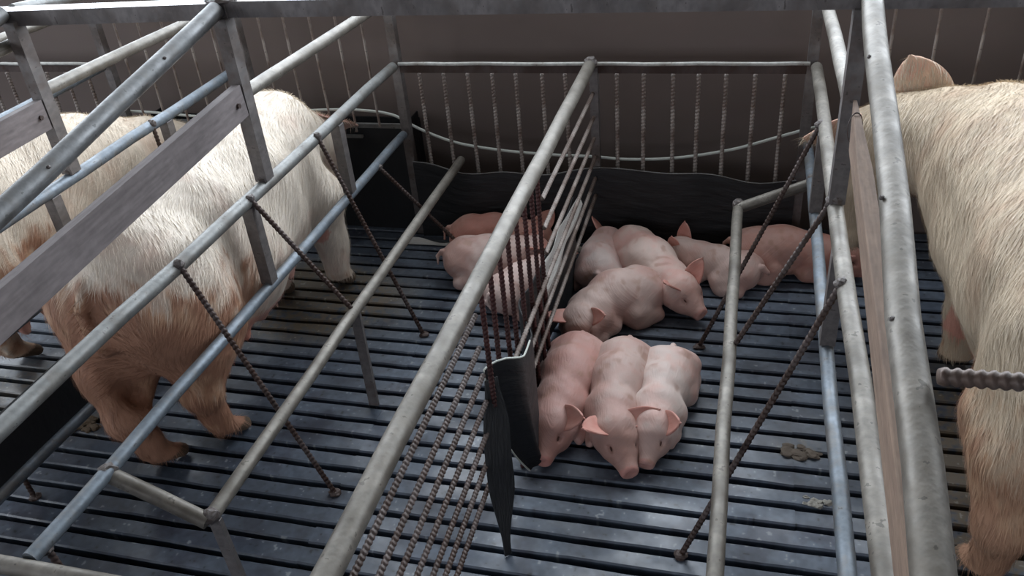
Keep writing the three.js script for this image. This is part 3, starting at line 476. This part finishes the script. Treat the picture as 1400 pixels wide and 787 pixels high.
function sow(o) {
  const t = thing('sow', o.label, 'pig', o.at, undefined), P = [];
  const T = (pts, k) => P.push(...chain(pts, k));
  const bx = o.bend ?? 0, dr = o.drop ?? 0, f = o.fat ?? 1, uy = o.up ?? 0, B = (pts) => pts.map(([x, y, z, r]) => [x, y + uy, z, r * f]);
  T(B([[0, 0.60, 0.36, 0.185], [0, 0.59, 0.12, 0.197], [0, 0.595, -0.15, 0.192], [bx, 0.618 - dr * 0.5, -0.34, 0.166], [bx, 0.635 - dr, -0.5, 0.145]]), 0.05);
  const fb = o.belly ?? 1;
  T(B([[0, 0.50, 0.22, 0.19 * fb], [0, 0.455, 0.0, 0.2 * fb], [bx, 0.46, -0.26, 0.172 * fb], [bx, 0.5, -0.42, 0.14]]), 0.07);
  T([[0, 0.36, 0.14, 0.13], [0, 0.325, -0.05, 0.12], [0, 0.36, -0.3, 0.115]], 0.07);
  for (const s of [-1, 1]) {
    const H = o.hind[s < 0 ? 0 : 1], F = o.fore[s < 0 ? 0 : 1], hx = H[0], hz = H[2], fx = F[0], fz = F[2];
    const st = [s * 0.115 * 0.5 + hx * 0.55, 0.385, hz * 0.55 + 0.1], hk = [hx * 1.0 + s * 0.008, 0.235, hz + 0.055];
    const hw = o.hip ?? 0.1;
    T([[s * hw, 0.58, 0.36, 0.155 - (0.1 - hw) * 0.4], [s * (hw + 0.005), 0.47, 0.33, 0.14 - (0.1 - hw) * 0.3], [...st, 0.1]], 0.06);
    T([[s * 0.08, 0.53, 0.43, 0.12], [st[0], 0.36, (st[2] + hk[2]) / 2 + 0.03, 0.085], [...hk, 0.049]], 0.05);
    T([[...st, 0.095], [...hk, 0.05], [hx, 0.13, hz + 0.03, 0.036], [hx, 0.075, hz + 0.012, 0.039]], 0.035);
    T([[hx - 0.019, 0.06, hz, 0.028], [hx - 0.026, 0.022, hz - 0.052, 0.021]], 0.008); T([[hx + 0.019, 0.06, hz, 0.028], [hx + 0.026, 0.022, hz - 0.052, 0.021]], 0.008);
    T([[hx - 0.018, 0.09, hz + 0.04, 0.011], [hx - 0.019, 0.078, hz + 0.049, 0.008]], 0.012); T([[hx + 0.018, 0.09, hz + 0.04, 0.011], [hx + 0.019, 0.078, hz + 0.049, 0.008]], 0.012);
    T([[bx + s * 0.07 * f, 0.54, -0.41, 0.12 * f], [s * 0.1 * 0.6 + fx * 0.4, 0.4, fz * 0.6 - 0.16, 0.092], [fx, 0.27, fz + 0.02, 0.056], [fx, 0.19, fz, 0.05], [fx, 0.12, fz + 0.005, 0.037], [fx, 0.075, fz + 0.006, 0.04]], 0.05);
    T([[fx - 0.017, 0.06, fz, 0.03], [fx - 0.02, 0.024, fz - 0.035, 0.026]], 0.018); T([[fx + 0.017, 0.06, fz, 0.03], [fx + 0.02, 0.024, fz - 0.035, 0.026]], 0.018);
    for (let i = 0; i < 6; i++) { const z = 0.2 - i * 0.105, y = 0.27 + (i > 3 ? 0.02 * (i - 3) : 0) - (i < 2 ? 0.012 : 0); T([[s * 0.075, y + 0.02, z, 0.045], [s * 0.08, y - 0.03, z, 0.014], [s * 0.084, y - 0.052, z, 0.009]], 0.025); }
  }
  const hd = o.head, N = hd.neck; T(N, 0.06);
  const h0 = N[N.length - 1], sn = hd.snout, mid = [0, 1, 2].map((i) => h0[i] * 0.45 + sn[i] * 0.55);
  T([[h0[0], h0[1], h0[2], 0.112], [...mid, 0.082], [...sn, 0.055]], 0.05); const dir = V(sn[0] - h0[0], sn[1] - h0[1], sn[2] - h0[2]).normalize(), tipN = [sn[0] + dir.x * 0.035, sn[1] + dir.y * 0.035, sn[2] + dir.z * 0.035]; T([[...tipN, 0.05], [tipN[0] + dir.x * 0.008, tipN[1] + dir.y * 0.008, tipN[2] + dir.z * 0.008, 0.046]], 0.015);
  T([[h0[0], h0[1] - 0.07, h0[2] + 0.01, 0.085], [mid[0], mid[1] - 0.05, mid[2], 0.05]], 0.05);
  // tail, and the ridge beneath it
  T([[0, 0.665, 0.525, 0.02], [0.006, 0.62, 0.568, 0.014], [0.012, 0.5, 0.578, 0.011], [0.004, 0.4, 0.572, 0.008], [0.012, 0.355, 0.575, 0.006]], 0.014);
  T([[0, 0.56, 0.535, 0.026], [0, 0.5, 0.55, 0.03], [0, 0.455, 0.552, 0.018]], 0.025);
  P.push({ a: [0, 0.5, 0.6], b: [0, 0.3, 0.5], ra: 0.02, rb: 0.025, k: 0.05, cut: true }); P.splice(P.length - 1, 0); 
  const body = bare(skin(P, 0.0105, undefined, 0.0022, 26)); body.computeVertexNormals;
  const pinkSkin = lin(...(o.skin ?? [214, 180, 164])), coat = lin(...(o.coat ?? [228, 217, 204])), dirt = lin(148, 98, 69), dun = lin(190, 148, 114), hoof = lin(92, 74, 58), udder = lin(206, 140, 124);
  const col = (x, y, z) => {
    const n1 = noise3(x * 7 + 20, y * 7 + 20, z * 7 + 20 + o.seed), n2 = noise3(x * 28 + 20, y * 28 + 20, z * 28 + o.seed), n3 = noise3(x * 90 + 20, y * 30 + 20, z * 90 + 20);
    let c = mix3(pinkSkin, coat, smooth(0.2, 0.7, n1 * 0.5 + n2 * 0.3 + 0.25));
    const st0 = o.stainShade(x, y, z), stainShade = st0 + ((n1 - 0.5) * 0.8 + (n2 - 0.5) * 0.75 + (n3 - 0.5) * 0.6) * smooth(0.0, 0.35, st0); c = mix3(c, mix3(dun, dirt, smooth(0.35, 0.8, n2 * 0.5 + stainShade * 0.4)), smooth(0.2, 0.95, stainShade) * (o.stainShadeMix ?? 0.9));  // orange-brown is partly dirt, partly shade painted towards rump, hams and legs
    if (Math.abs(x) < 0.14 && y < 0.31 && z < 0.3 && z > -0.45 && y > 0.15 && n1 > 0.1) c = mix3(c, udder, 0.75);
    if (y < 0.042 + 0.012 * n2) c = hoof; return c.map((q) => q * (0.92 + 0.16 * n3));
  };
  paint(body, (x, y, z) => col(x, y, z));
  const ears = hd.ears.map((e) => paint(ear(e[0], e[1], e[2], e[3], e[4] ?? 0.28, e[5] ?? 0.1, 0.007), (x, y, z) => { const n = noise3(x * 40 + 9, y * 40 + 9, z * 40 + 9); return mix3(lin(...(o.earTone?.[0] ?? [206, 150, 138])), lin(...(o.earTone?.[1] ?? [216, 186, 170])), n); }));
  const all = mergeGeometries([body, ...ears.map(bare)]); all.userData.local = true; const m = mesh('body', all, M.sow, t);
  for (const e of hd.eyes) { const g = new THREE.SphereGeometry(0.012, 10, 8); g.translate(...e); g.userData.local = true; part('eye', g, M.eye, t); }
  bristles(t, all, o.hairs, 0.032, (x, y, z) => (y < 0.34 && Math.abs(y) > 0 && (z > 0.2 || z < -0.2) ? [0, -1, 0.2] : [Math.sign(x) * 0.25, -0.95 * smooth(0.02, 0.15, Math.abs(x)) - 0.05, 0.7]), (x, y, z, r) => { const c = col(x, y, z), w = (smooth(0.25, 0.8, y) * 0.55 + 0.12) * smooth(0.1, 0.5, c[2]); const k = mix3(c, lin(240, 230, 214), w * (0.5 + r * 0.5)); return k.map((q) => q * (0.8 + 0.35 * r)); }, (x, y, z) => (y < 0.05 ? 0 : y < 0.3 && Math.abs(x) < 0.1 && z < 0.25 ? 0.25 : 1));
  return t;
}

function piglet(label, o) {
  const S = o.spine, base = [S[0][0], 0, S[0][2]], W = S.map((p) => [p[0] - base[0], p[1], p[2] - base[2], p[3]]);
  const t = thing('piglet', label, 'piglet', base), P = [...chain(W, 0.05)];
  const r0 = V(...W[0].slice(0, 3)), sh = V(...W[W.length - 1].slice(0, 3)), rel = (p) => [p[0] - base[0], p[1], p[2] - base[2]];
  const hb = V(...rel(o.head)), ns = V(...rel(o.nose)), k = o.k ?? 1;
  const d = V(W[1][0] - W[0][0], 0, W[1][2] - W[0][2]).normalize(), nrm = V(-d.z, 0, d.x), d2 = V(sh.x - W[W.length - 2][0], 0, sh.z - W[W.length - 2][2]).normalize(), n2 = V(-d2.z, 0, d2.x);
  const L = (...q) => q.map(([v, a, b, y, r, D, N]) => { const p = v.clone().addScaledVector(D, a * k).addScaledVector(N, b * k); return [p.x, y * k, p.z, r * k]; });
  for (const s of [-1, 1]) {
    const g = (o.legs?.[s < 0 ? 0 : 1]) ?? 1;
    P.push(...chain(L([r0, 0.0, s * 0.045, 0.075, 0.056, d, nrm], [r0, 0.085, s * 0.078 * g, 0.045, 0.036, d, nrm], [r0, 0.0, s * 0.1 * g, 0.026, 0.019, d, nrm], [r0, 0.06, s * 0.105 * g, 0.017, 0.014, d, nrm], [r0, 0.085, s * 0.106 * g, 0.015, 0.013, d, nrm]), 0.025));
    P.push(...chain(L([r0, 0.015, s * 0.03, 0.118, 0.034, d, nrm], [r0, 0.07, s * 0.052, 0.09, 0.034, d, nrm]), 0.02)); P.push(...chain(L([sh, -0.015, s * 0.024, 0.112, 0.03, d2, n2], [sh, -0.01, s * 0.052, 0.075, 0.032, d2, n2]), 0.018));
    P.push(...chain(L([sh, 0.0, s * 0.042, 0.065, 0.046, d2, n2], [sh, -0.035, s * 0.068 * g, 0.035, 0.026, d2, n2], [sh, 0.03, s * 0.076 * g, 0.02, 0.016, d2, n2], [sh, 0.07, s * 0.07 * g, 0.015, 0.013, d2, n2]), 0.022));
  }
  const hd = ns.clone().sub(hb), hl = hd.length(); hd.normalize();
  const side = V(-hd.z, 0, hd.x).normalize(), up = V(0, 0, 0).crossVectors(side, hd).multiplyScalar(-1); if (up.y < 0) up.multiplyScalar(-1);
  const tw = o.roll ?? 0; side.applyAxisAngle(hd, tw); up.applyAxisAngle(hd, tw);
  const A = (v, r) => [v.x, v.y, v.z, r * k], at = (f, u, s) => hb.clone().addScaledVector(hd, f * hl).addScaledVector(up, u * k).addScaledVector(side, s * k);
  P.push(...chain([A(sh, 0.064), A(hb, 0.06)], 0.035)); P.push(...chain([A(hb, 0.061), A(at(0.3, -0.002, 0), 0.053), A(at(0.56, -0.006, 0), 0.036), A(at(0.8, -0.005, 0), 0.0285)], 0.02)); P.push(...chain([A(at(0.8, -0.003, 0), 0.0265), A(at(0.98, -0.002, 0), 0.0265)], 0.008)); P.push({ a: at(1.0, 0, 0).addScaledVector(hd, 0.05 * k).toArray(), b: at(1.0, 0, 0).addScaledVector(hd, 0.05 * k).addScaledVector(up, 0.012).toArray(), ra: 0.042 * k, rb: 0.042 * k, k: 0.008, cut: true });
  for (const s of [-1, 1]) { P.push(...chain([A(at(0.05, -0.02, s * 0.032), 0.036), A(at(0.36, -0.022, s * 0.026), 0.027)], 0.02)); P.push({ a: at(0.46, 0.024, s * 0.037).toArray(), b: at(0.54, 0.02, s * 0.034).toArray(), ra: 0.006 * k, rb: 0.005 * k, k: 0.008, cut: true }); P.push({ a: at(1.06, 0.004, s * 0.009).toArray(), b: at(1.09, 0.004, s * 0.009).toArray(), ra: 0.005 * k, rb: 0.005 * k, k: 0.004, cut: true }); }
  const rear = r0.clone().addScaledVector(d, -W[0][3] * 0.98); P.push(...chain([[rear.x, W[0][1] + 0.03, rear.z, 0.011], [rear.x - d.x * 0.02, W[0][1] + 0.012, rear.z - d.z * 0.02, 0.006], [rear.x - d.x * 0.018 + nrm.x * 0.022, W[0][1] - 0.012, rear.z - d.z * 0.018 + nrm.z * 0.022, 0.004]], 0.01));
  for (let i = 0; i + 1 < W.length; i++) { const a = W[i], b = W[i + 1]; P.push({ a: [a[0], a[1] + a[3] - 0.012, a[2]], b: [b[0], b[1] + b[3] - 0.012, b[2]], ra: 0.014, rb: 0.014, k: 0.02 }); }
  const body = bare(skin(P, 0.006, 0.002, 0.0022, 34));
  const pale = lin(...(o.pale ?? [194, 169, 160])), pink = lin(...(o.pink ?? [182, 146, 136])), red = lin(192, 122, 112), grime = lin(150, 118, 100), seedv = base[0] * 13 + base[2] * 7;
  const c = (x, y, z) => {
    const a = noise3(x * 14 + 30 + seedv, y * 14 + 30, z * 14 + 30), b = noise3(x * 60 + 30, y * 60 + 30, z * 60 + 30 + seedv), v = V(x, y, z), f = v.clone().sub(hb).dot(hd) / hl, nearHead = v.distanceTo(hb.clone().addScaledVector(hd, hl * 0.5));
    let q = mix3(pale, pink, smooth(0.25, 0.75, a * 0.7 + b * 0.3)); if (nearHead < hl * 0.66) q = mix3(q, mix3(pink, lin(150, 104, 90), 0.35 + 0.4 * a), 0.7 * smooth(0.66, 0.5, nearHead / hl)); if (f > 0.97 && nearHead < hl * 0.75) q = mix3(q, red, 0.5);  // darker head skin: dirt and thin hair, with the face shade painted in
    const g = smooth(0.5, 0.8, b) * smooth(0.5, 0.8, noise3(x * 22 + 5, y * 22 + 5, z * 22 + seedv + 5)); q = mix3(q, grime, g * 0.5); return q.map((e) => e * (0.83 + 0.14 * b));
  };
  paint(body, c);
  const ears = (o.ears ?? [[], []]).map((e, i) => {
    const s = i ? 1 : -1, b = at(e.f ?? -0.02, e.u ?? 0.034, s * (e.s ?? 0.04)), tip = b.clone().addScaledVector(hd, (e.fw ?? 0.02) * k).addScaledVector(up, (e.up ?? 0.045) * k).addScaledVector(side, s * (e.out ?? 0.05) * k);
    return paint(ear(b.toArray(), tip.toArray(), hd.clone().multiplyScalar(s).addScaledVector(up, 0.35).toArray(), (e.w ?? 0.058) * k, 0.09, e.curl ?? -0.02, 0.005, 8, 10), (x, y, z) => { const n = noise3(x * 60 + 9, y * 60 + 9, z * 60 + 9); return mix3(lin(186, 122, 110), lin(200, 152, 139), n); });
  });
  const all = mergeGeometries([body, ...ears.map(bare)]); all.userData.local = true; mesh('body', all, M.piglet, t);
  for (const s of [-1, 1]) { const e = at(0.5, 0.0235, s * 0.0345); const g = new THREE.SphereGeometry(0.005, 8, 6); g.scale(0.28, 0.5, 1.5); g.applyMatrix4(new THREE.Matrix4().makeBasis(up, side, hd)); g.translate(e.x, e.y, e.z); g.userData.local = true; part('eye', g, M.lid, t); }
  return t;
}

sow({ label: 'white sow with orange hindquarters of mud and painted shade, standing nearest the camera in the left crate', at: [-1.54, 0, -1.95], seed: 3, hairs: 42000, hip: 0.092, bend: -0.03, skin: [200, 168, 152], coat: [218, 207, 193],
  hind: [[-0.03, 0, 0.47], [0.1, 0, 0.33]], fore: [[-0.12, 0, -0.43], [0.09, 0, -0.53]],
  head: { neck: [[-0.03, 0.61, -0.5, 0.135], [-0.06, 0.55, -0.65, 0.118], [-0.07, 0.475, -0.79, 0.108]], snout: [-0.09, 0.27, -0.91], ears: [[[-0.055, 0.565, -0.82], [0.065, 0.455, -0.955], [0.7, 0.5, 0.3], 0.17, 0.16, -0.1], [[-0.15, 0.53, -0.84], [-0.22, 0.44, -0.95], [-0.6, 0.6, 0.3], 0.14, 0.2, 0.1]], eyes: [[0.0, 0.42, -0.86], [-0.17, 0.42, -0.86]] },
  stainShade: (x, y, z) => smooth(0.74, 0.36, y) * smooth(-0.15, 0.3, z) * 1.25 + smooth(0.38, 0.54, z) * smooth(0.76, 0.58, y) * 0.7 + smooth(0.25, 0.1, y) * 0.4 });
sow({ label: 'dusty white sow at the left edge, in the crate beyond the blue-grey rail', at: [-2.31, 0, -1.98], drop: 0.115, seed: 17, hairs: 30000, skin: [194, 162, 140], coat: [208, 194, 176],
  hind: [[-0.1, 0, 0.12], [0.07, 0, 0.5]], fore: [[-0.12, 0, -0.4], [0.1, 0, -0.44]],
  head: { neck: [[0.02, 0.5, -0.5, 0.13], [0.05, 0.47, -0.66, 0.12], [0.08, 0.42, -0.77, 0.11]], snout: [0.08, 0.24, -0.88], ears: [[[0.02, 0.48, -0.81], [-0.05, 0.4, -0.93], [-0.6, 0.6, 0.3], 0.13, 0.2, 0.1], [[0.14, 0.48, -0.81], [0.2, 0.42, -0.93], [0.6, 0.6, 0.3], 0.13, 0.2, -0.1]], eyes: [[0.0, 0.38, -0.84], [0.16, 0.38, -0.84]] },
  stainShade: (x, y, z) => smooth(0.66, 0.45, y) * 0.75 * smooth(-0.4, 0.2, z) * smooth(0.2, 0.32, y) + smooth(0.3, 0.1, y) * 0.45 });
sow({ label: 'cream-coated sow on the right, her head turned left behind the rails', at: [0.75, 0, -1.95], seed: 41, hairs: 60000, stainShadeMix: 0.75, fat: 1.06, belly: 0.93, hip: 0.075, bend: -0.05, up: 0.035, skin: [172, 145, 121], coat: [189, 172, 148], earTone: [[204, 152, 136], [208, 184, 158]],
  hind: [[-0.155, 0, 0.47], [0.05, 0, 0.52]], fore: [[-0.08, 0, -0.33], [0.08, 0, -0.4]],
  head: { neck: [[-0.055, 0.62, -0.48, 0.17], [-0.155, 0.6, -0.62, 0.155], [-0.275, 0.585, -0.67, 0.13], [-0.37, 0.56, -0.68, 0.1]], snout: [-0.385, 0.32, -0.64], ears: [[[-0.425, 0.63, -0.63], [-0.57, 0.635, -0.56], [0.1, 0.8, 0.5], 0.17, 0.12, 0.05], [[-0.225, 0.70, -0.73], [-0.285, 0.835, -0.73], [1, 0.4, 0.1], 0.2, 0.16, 0.05]], eyes: [[-0.32, 0.5, -0.585], [-0.465, 0.5, -0.63]] },
  stainShade: (x, y, z) => smooth(0.62, 0.25, y) * smooth(0.0, 0.35, z) * 1.35 + smooth(0.3, 0.1, y) * 0.4 });

const E1 = { up: 0.05, out: 0.065, fw: 0.015, w: 0.088 }, E2 = { up: 0.03, out: 0.085, fw: 0.045, w: 0.09 };
piglet('piglet dozing against the black rubber sheet, leftmost of the row of three heads', { spine: [[-0.449, 0.08, -2.075, 0.078], [-0.452, 0.083, -1.96, 0.08], [-0.458, 0.078, -1.84, 0.068]], head: [-0.464, 0.078, -1.762], nose: [-0.472, 0.034, -1.655], pale: [194, 157, 148], pink: [182, 136, 126], ears: [E1, { ...E2, up: 0.035, out: 0.085, fw: 0.02 }] });
piglet('piglet lying in the middle of the row of three, its cheek touching its neighbour', { spine: [[-0.3, 0.08, -2.075, 0.074], [-0.306, 0.083, -1.96, 0.076], [-0.304, 0.078, -1.83, 0.066]], head: [-0.285, 0.078, -1.757], nose: [-0.232, 0.033, -1.652], ears: [{ up: 0.03, out: 0.085, fw: 0.0, w: 0.07 }, E1], legs: [0.9, 0.8] });
piglet('slim pale piglet lying at the right end of the row of three', { spine: [[-0.165, 0.074, -2.075, 0.06], [-0.172, 0.078, -1.97, 0.063], [-0.18, 0.074, -1.86, 0.058]], head: [-0.186, 0.074, -1.79], nose: [-0.192, 0.03, -1.69], k: 0.95, pale: [214, 196, 188], pink: [202, 166, 156], ears: [{ ...E1, out: 0.045 }, { up: 0.03, out: 0.085, fw: 0.03, w: 0.075 }], legs: [0.75, 1.1] });
piglet('piglet sprawled sideways behind the row of three, head towards the partition', { spine: [[-0.3, 0.082, -2.485, 0.076], [-0.385, 0.085, -2.415, 0.08], [-0.452, 0.078, -2.32, 0.069]], head: [-0.476, 0.08, -2.255], nose: [-0.47, 0.03, -2.165], ears: [{ up: 0.06, out: 0.05, fw: 0.02, w: 0.07 }, { up: 0.03, out: 0.085, fw: 0.02, w: 0.07 }] });
piglet('piglet with raised red ears, its snout pointing right towards the bare slats', { spine: [[-0.372, 0.083, -2.765, 0.079], [-0.29, 0.086, -2.65, 0.082], [-0.215, 0.082, -2.54, 0.07]], head: [-0.168, 0.09, -2.475], nose: [-0.092, 0.044, -2.405], pale: [212, 188, 178], pink: [200, 158, 148], ears: [{ up: 0.075, out: 0.035, fw: -0.02, w: 0.08 }, { up: 0.065, out: 0.065, fw: 0.0, w: 0.075 }] });
piglet('small greyish piglet facing the back curtain beside the partition', { spine: [[-0.468, 0.072, -2.575, 0.06], [-0.48, 0.074, -2.655, 0.062], [-0.478, 0.073, -2.735, 0.054]], head: [-0.47, 0.085, -2.785], nose: [-0.435, 0.06, -2.848], k: 0.88, pale: [198, 180, 174], pink: [188, 154, 146], ears: [{ ...E1, up: 0.05 }, E1] });
piglet('piglet with one orange ear up, lying behind the leaning rebar brace', { spine: [[0.05, 0.066, -2.66, 0.056], [-0.05, 0.068, -2.695, 0.058], [-0.13, 0.07, -2.725, 0.053]], head: [-0.185, 0.08, -2.75], nose: [-0.25, 0.045, -2.785], k: 0.85, ears: [{ up: 0.06, out: 0.01, fw: -0.02, w: 0.07 }, { up: 0.08, out: 0.02, fw: -0.02, w: 0.085 }] });
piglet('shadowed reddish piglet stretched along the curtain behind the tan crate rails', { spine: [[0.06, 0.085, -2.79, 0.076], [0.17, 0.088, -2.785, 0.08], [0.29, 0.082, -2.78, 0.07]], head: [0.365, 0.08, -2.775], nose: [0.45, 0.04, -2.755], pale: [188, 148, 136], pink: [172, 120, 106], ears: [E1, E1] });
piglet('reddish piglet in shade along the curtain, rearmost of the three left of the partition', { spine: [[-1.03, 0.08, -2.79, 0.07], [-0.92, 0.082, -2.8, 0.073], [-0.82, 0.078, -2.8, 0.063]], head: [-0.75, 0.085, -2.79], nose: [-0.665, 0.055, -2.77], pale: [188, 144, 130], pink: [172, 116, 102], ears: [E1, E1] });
piglet('pale piglet left of the partition with its rump towards the middle sow', { spine: [[-1.0, 0.078, -2.615, 0.07], [-0.9, 0.08, -2.635, 0.073], [-0.8, 0.078, -2.655, 0.063]], head: [-0.735, 0.09, -2.67], nose: [-0.655, 0.06, -2.69], pale: [214, 190, 182], ears: [E1, E1] });
piglet('pale piglet seen through the partition uprights, nearest of the three on its left', { spine: [[-0.775, 0.074, -2.39, 0.063], [-0.725, 0.078, -2.47, 0.066], [-0.675, 0.075, -2.55, 0.058]], head: [-0.64, 0.083, -2.605], nose: [-0.595, 0.055, -2.67], pale: [214, 190, 182], k: 0.92, ears: [E1, E1] });
// <<< animals
const GROUPS = { piglet: 'resting piglets', sow: 'standing sows', crate_side_frame: 'pipe sides of the sow crates', brace_pipe: 'brace pipes under the beam', wooden_plank: 'planks along the crate sides', back_gate: 'gates along the back', feed_trough: 'feed troughs', stay_pipe: 'short pipes at the top left post', dung: 'droppings on the slats' };
for (const o of scene.children) { const g = GROUPS[o.name.replace(/_\d{3}$/, '')]; if (g && o.userData.label) o.userData.group = g; }
renderer.render(scene, camera);
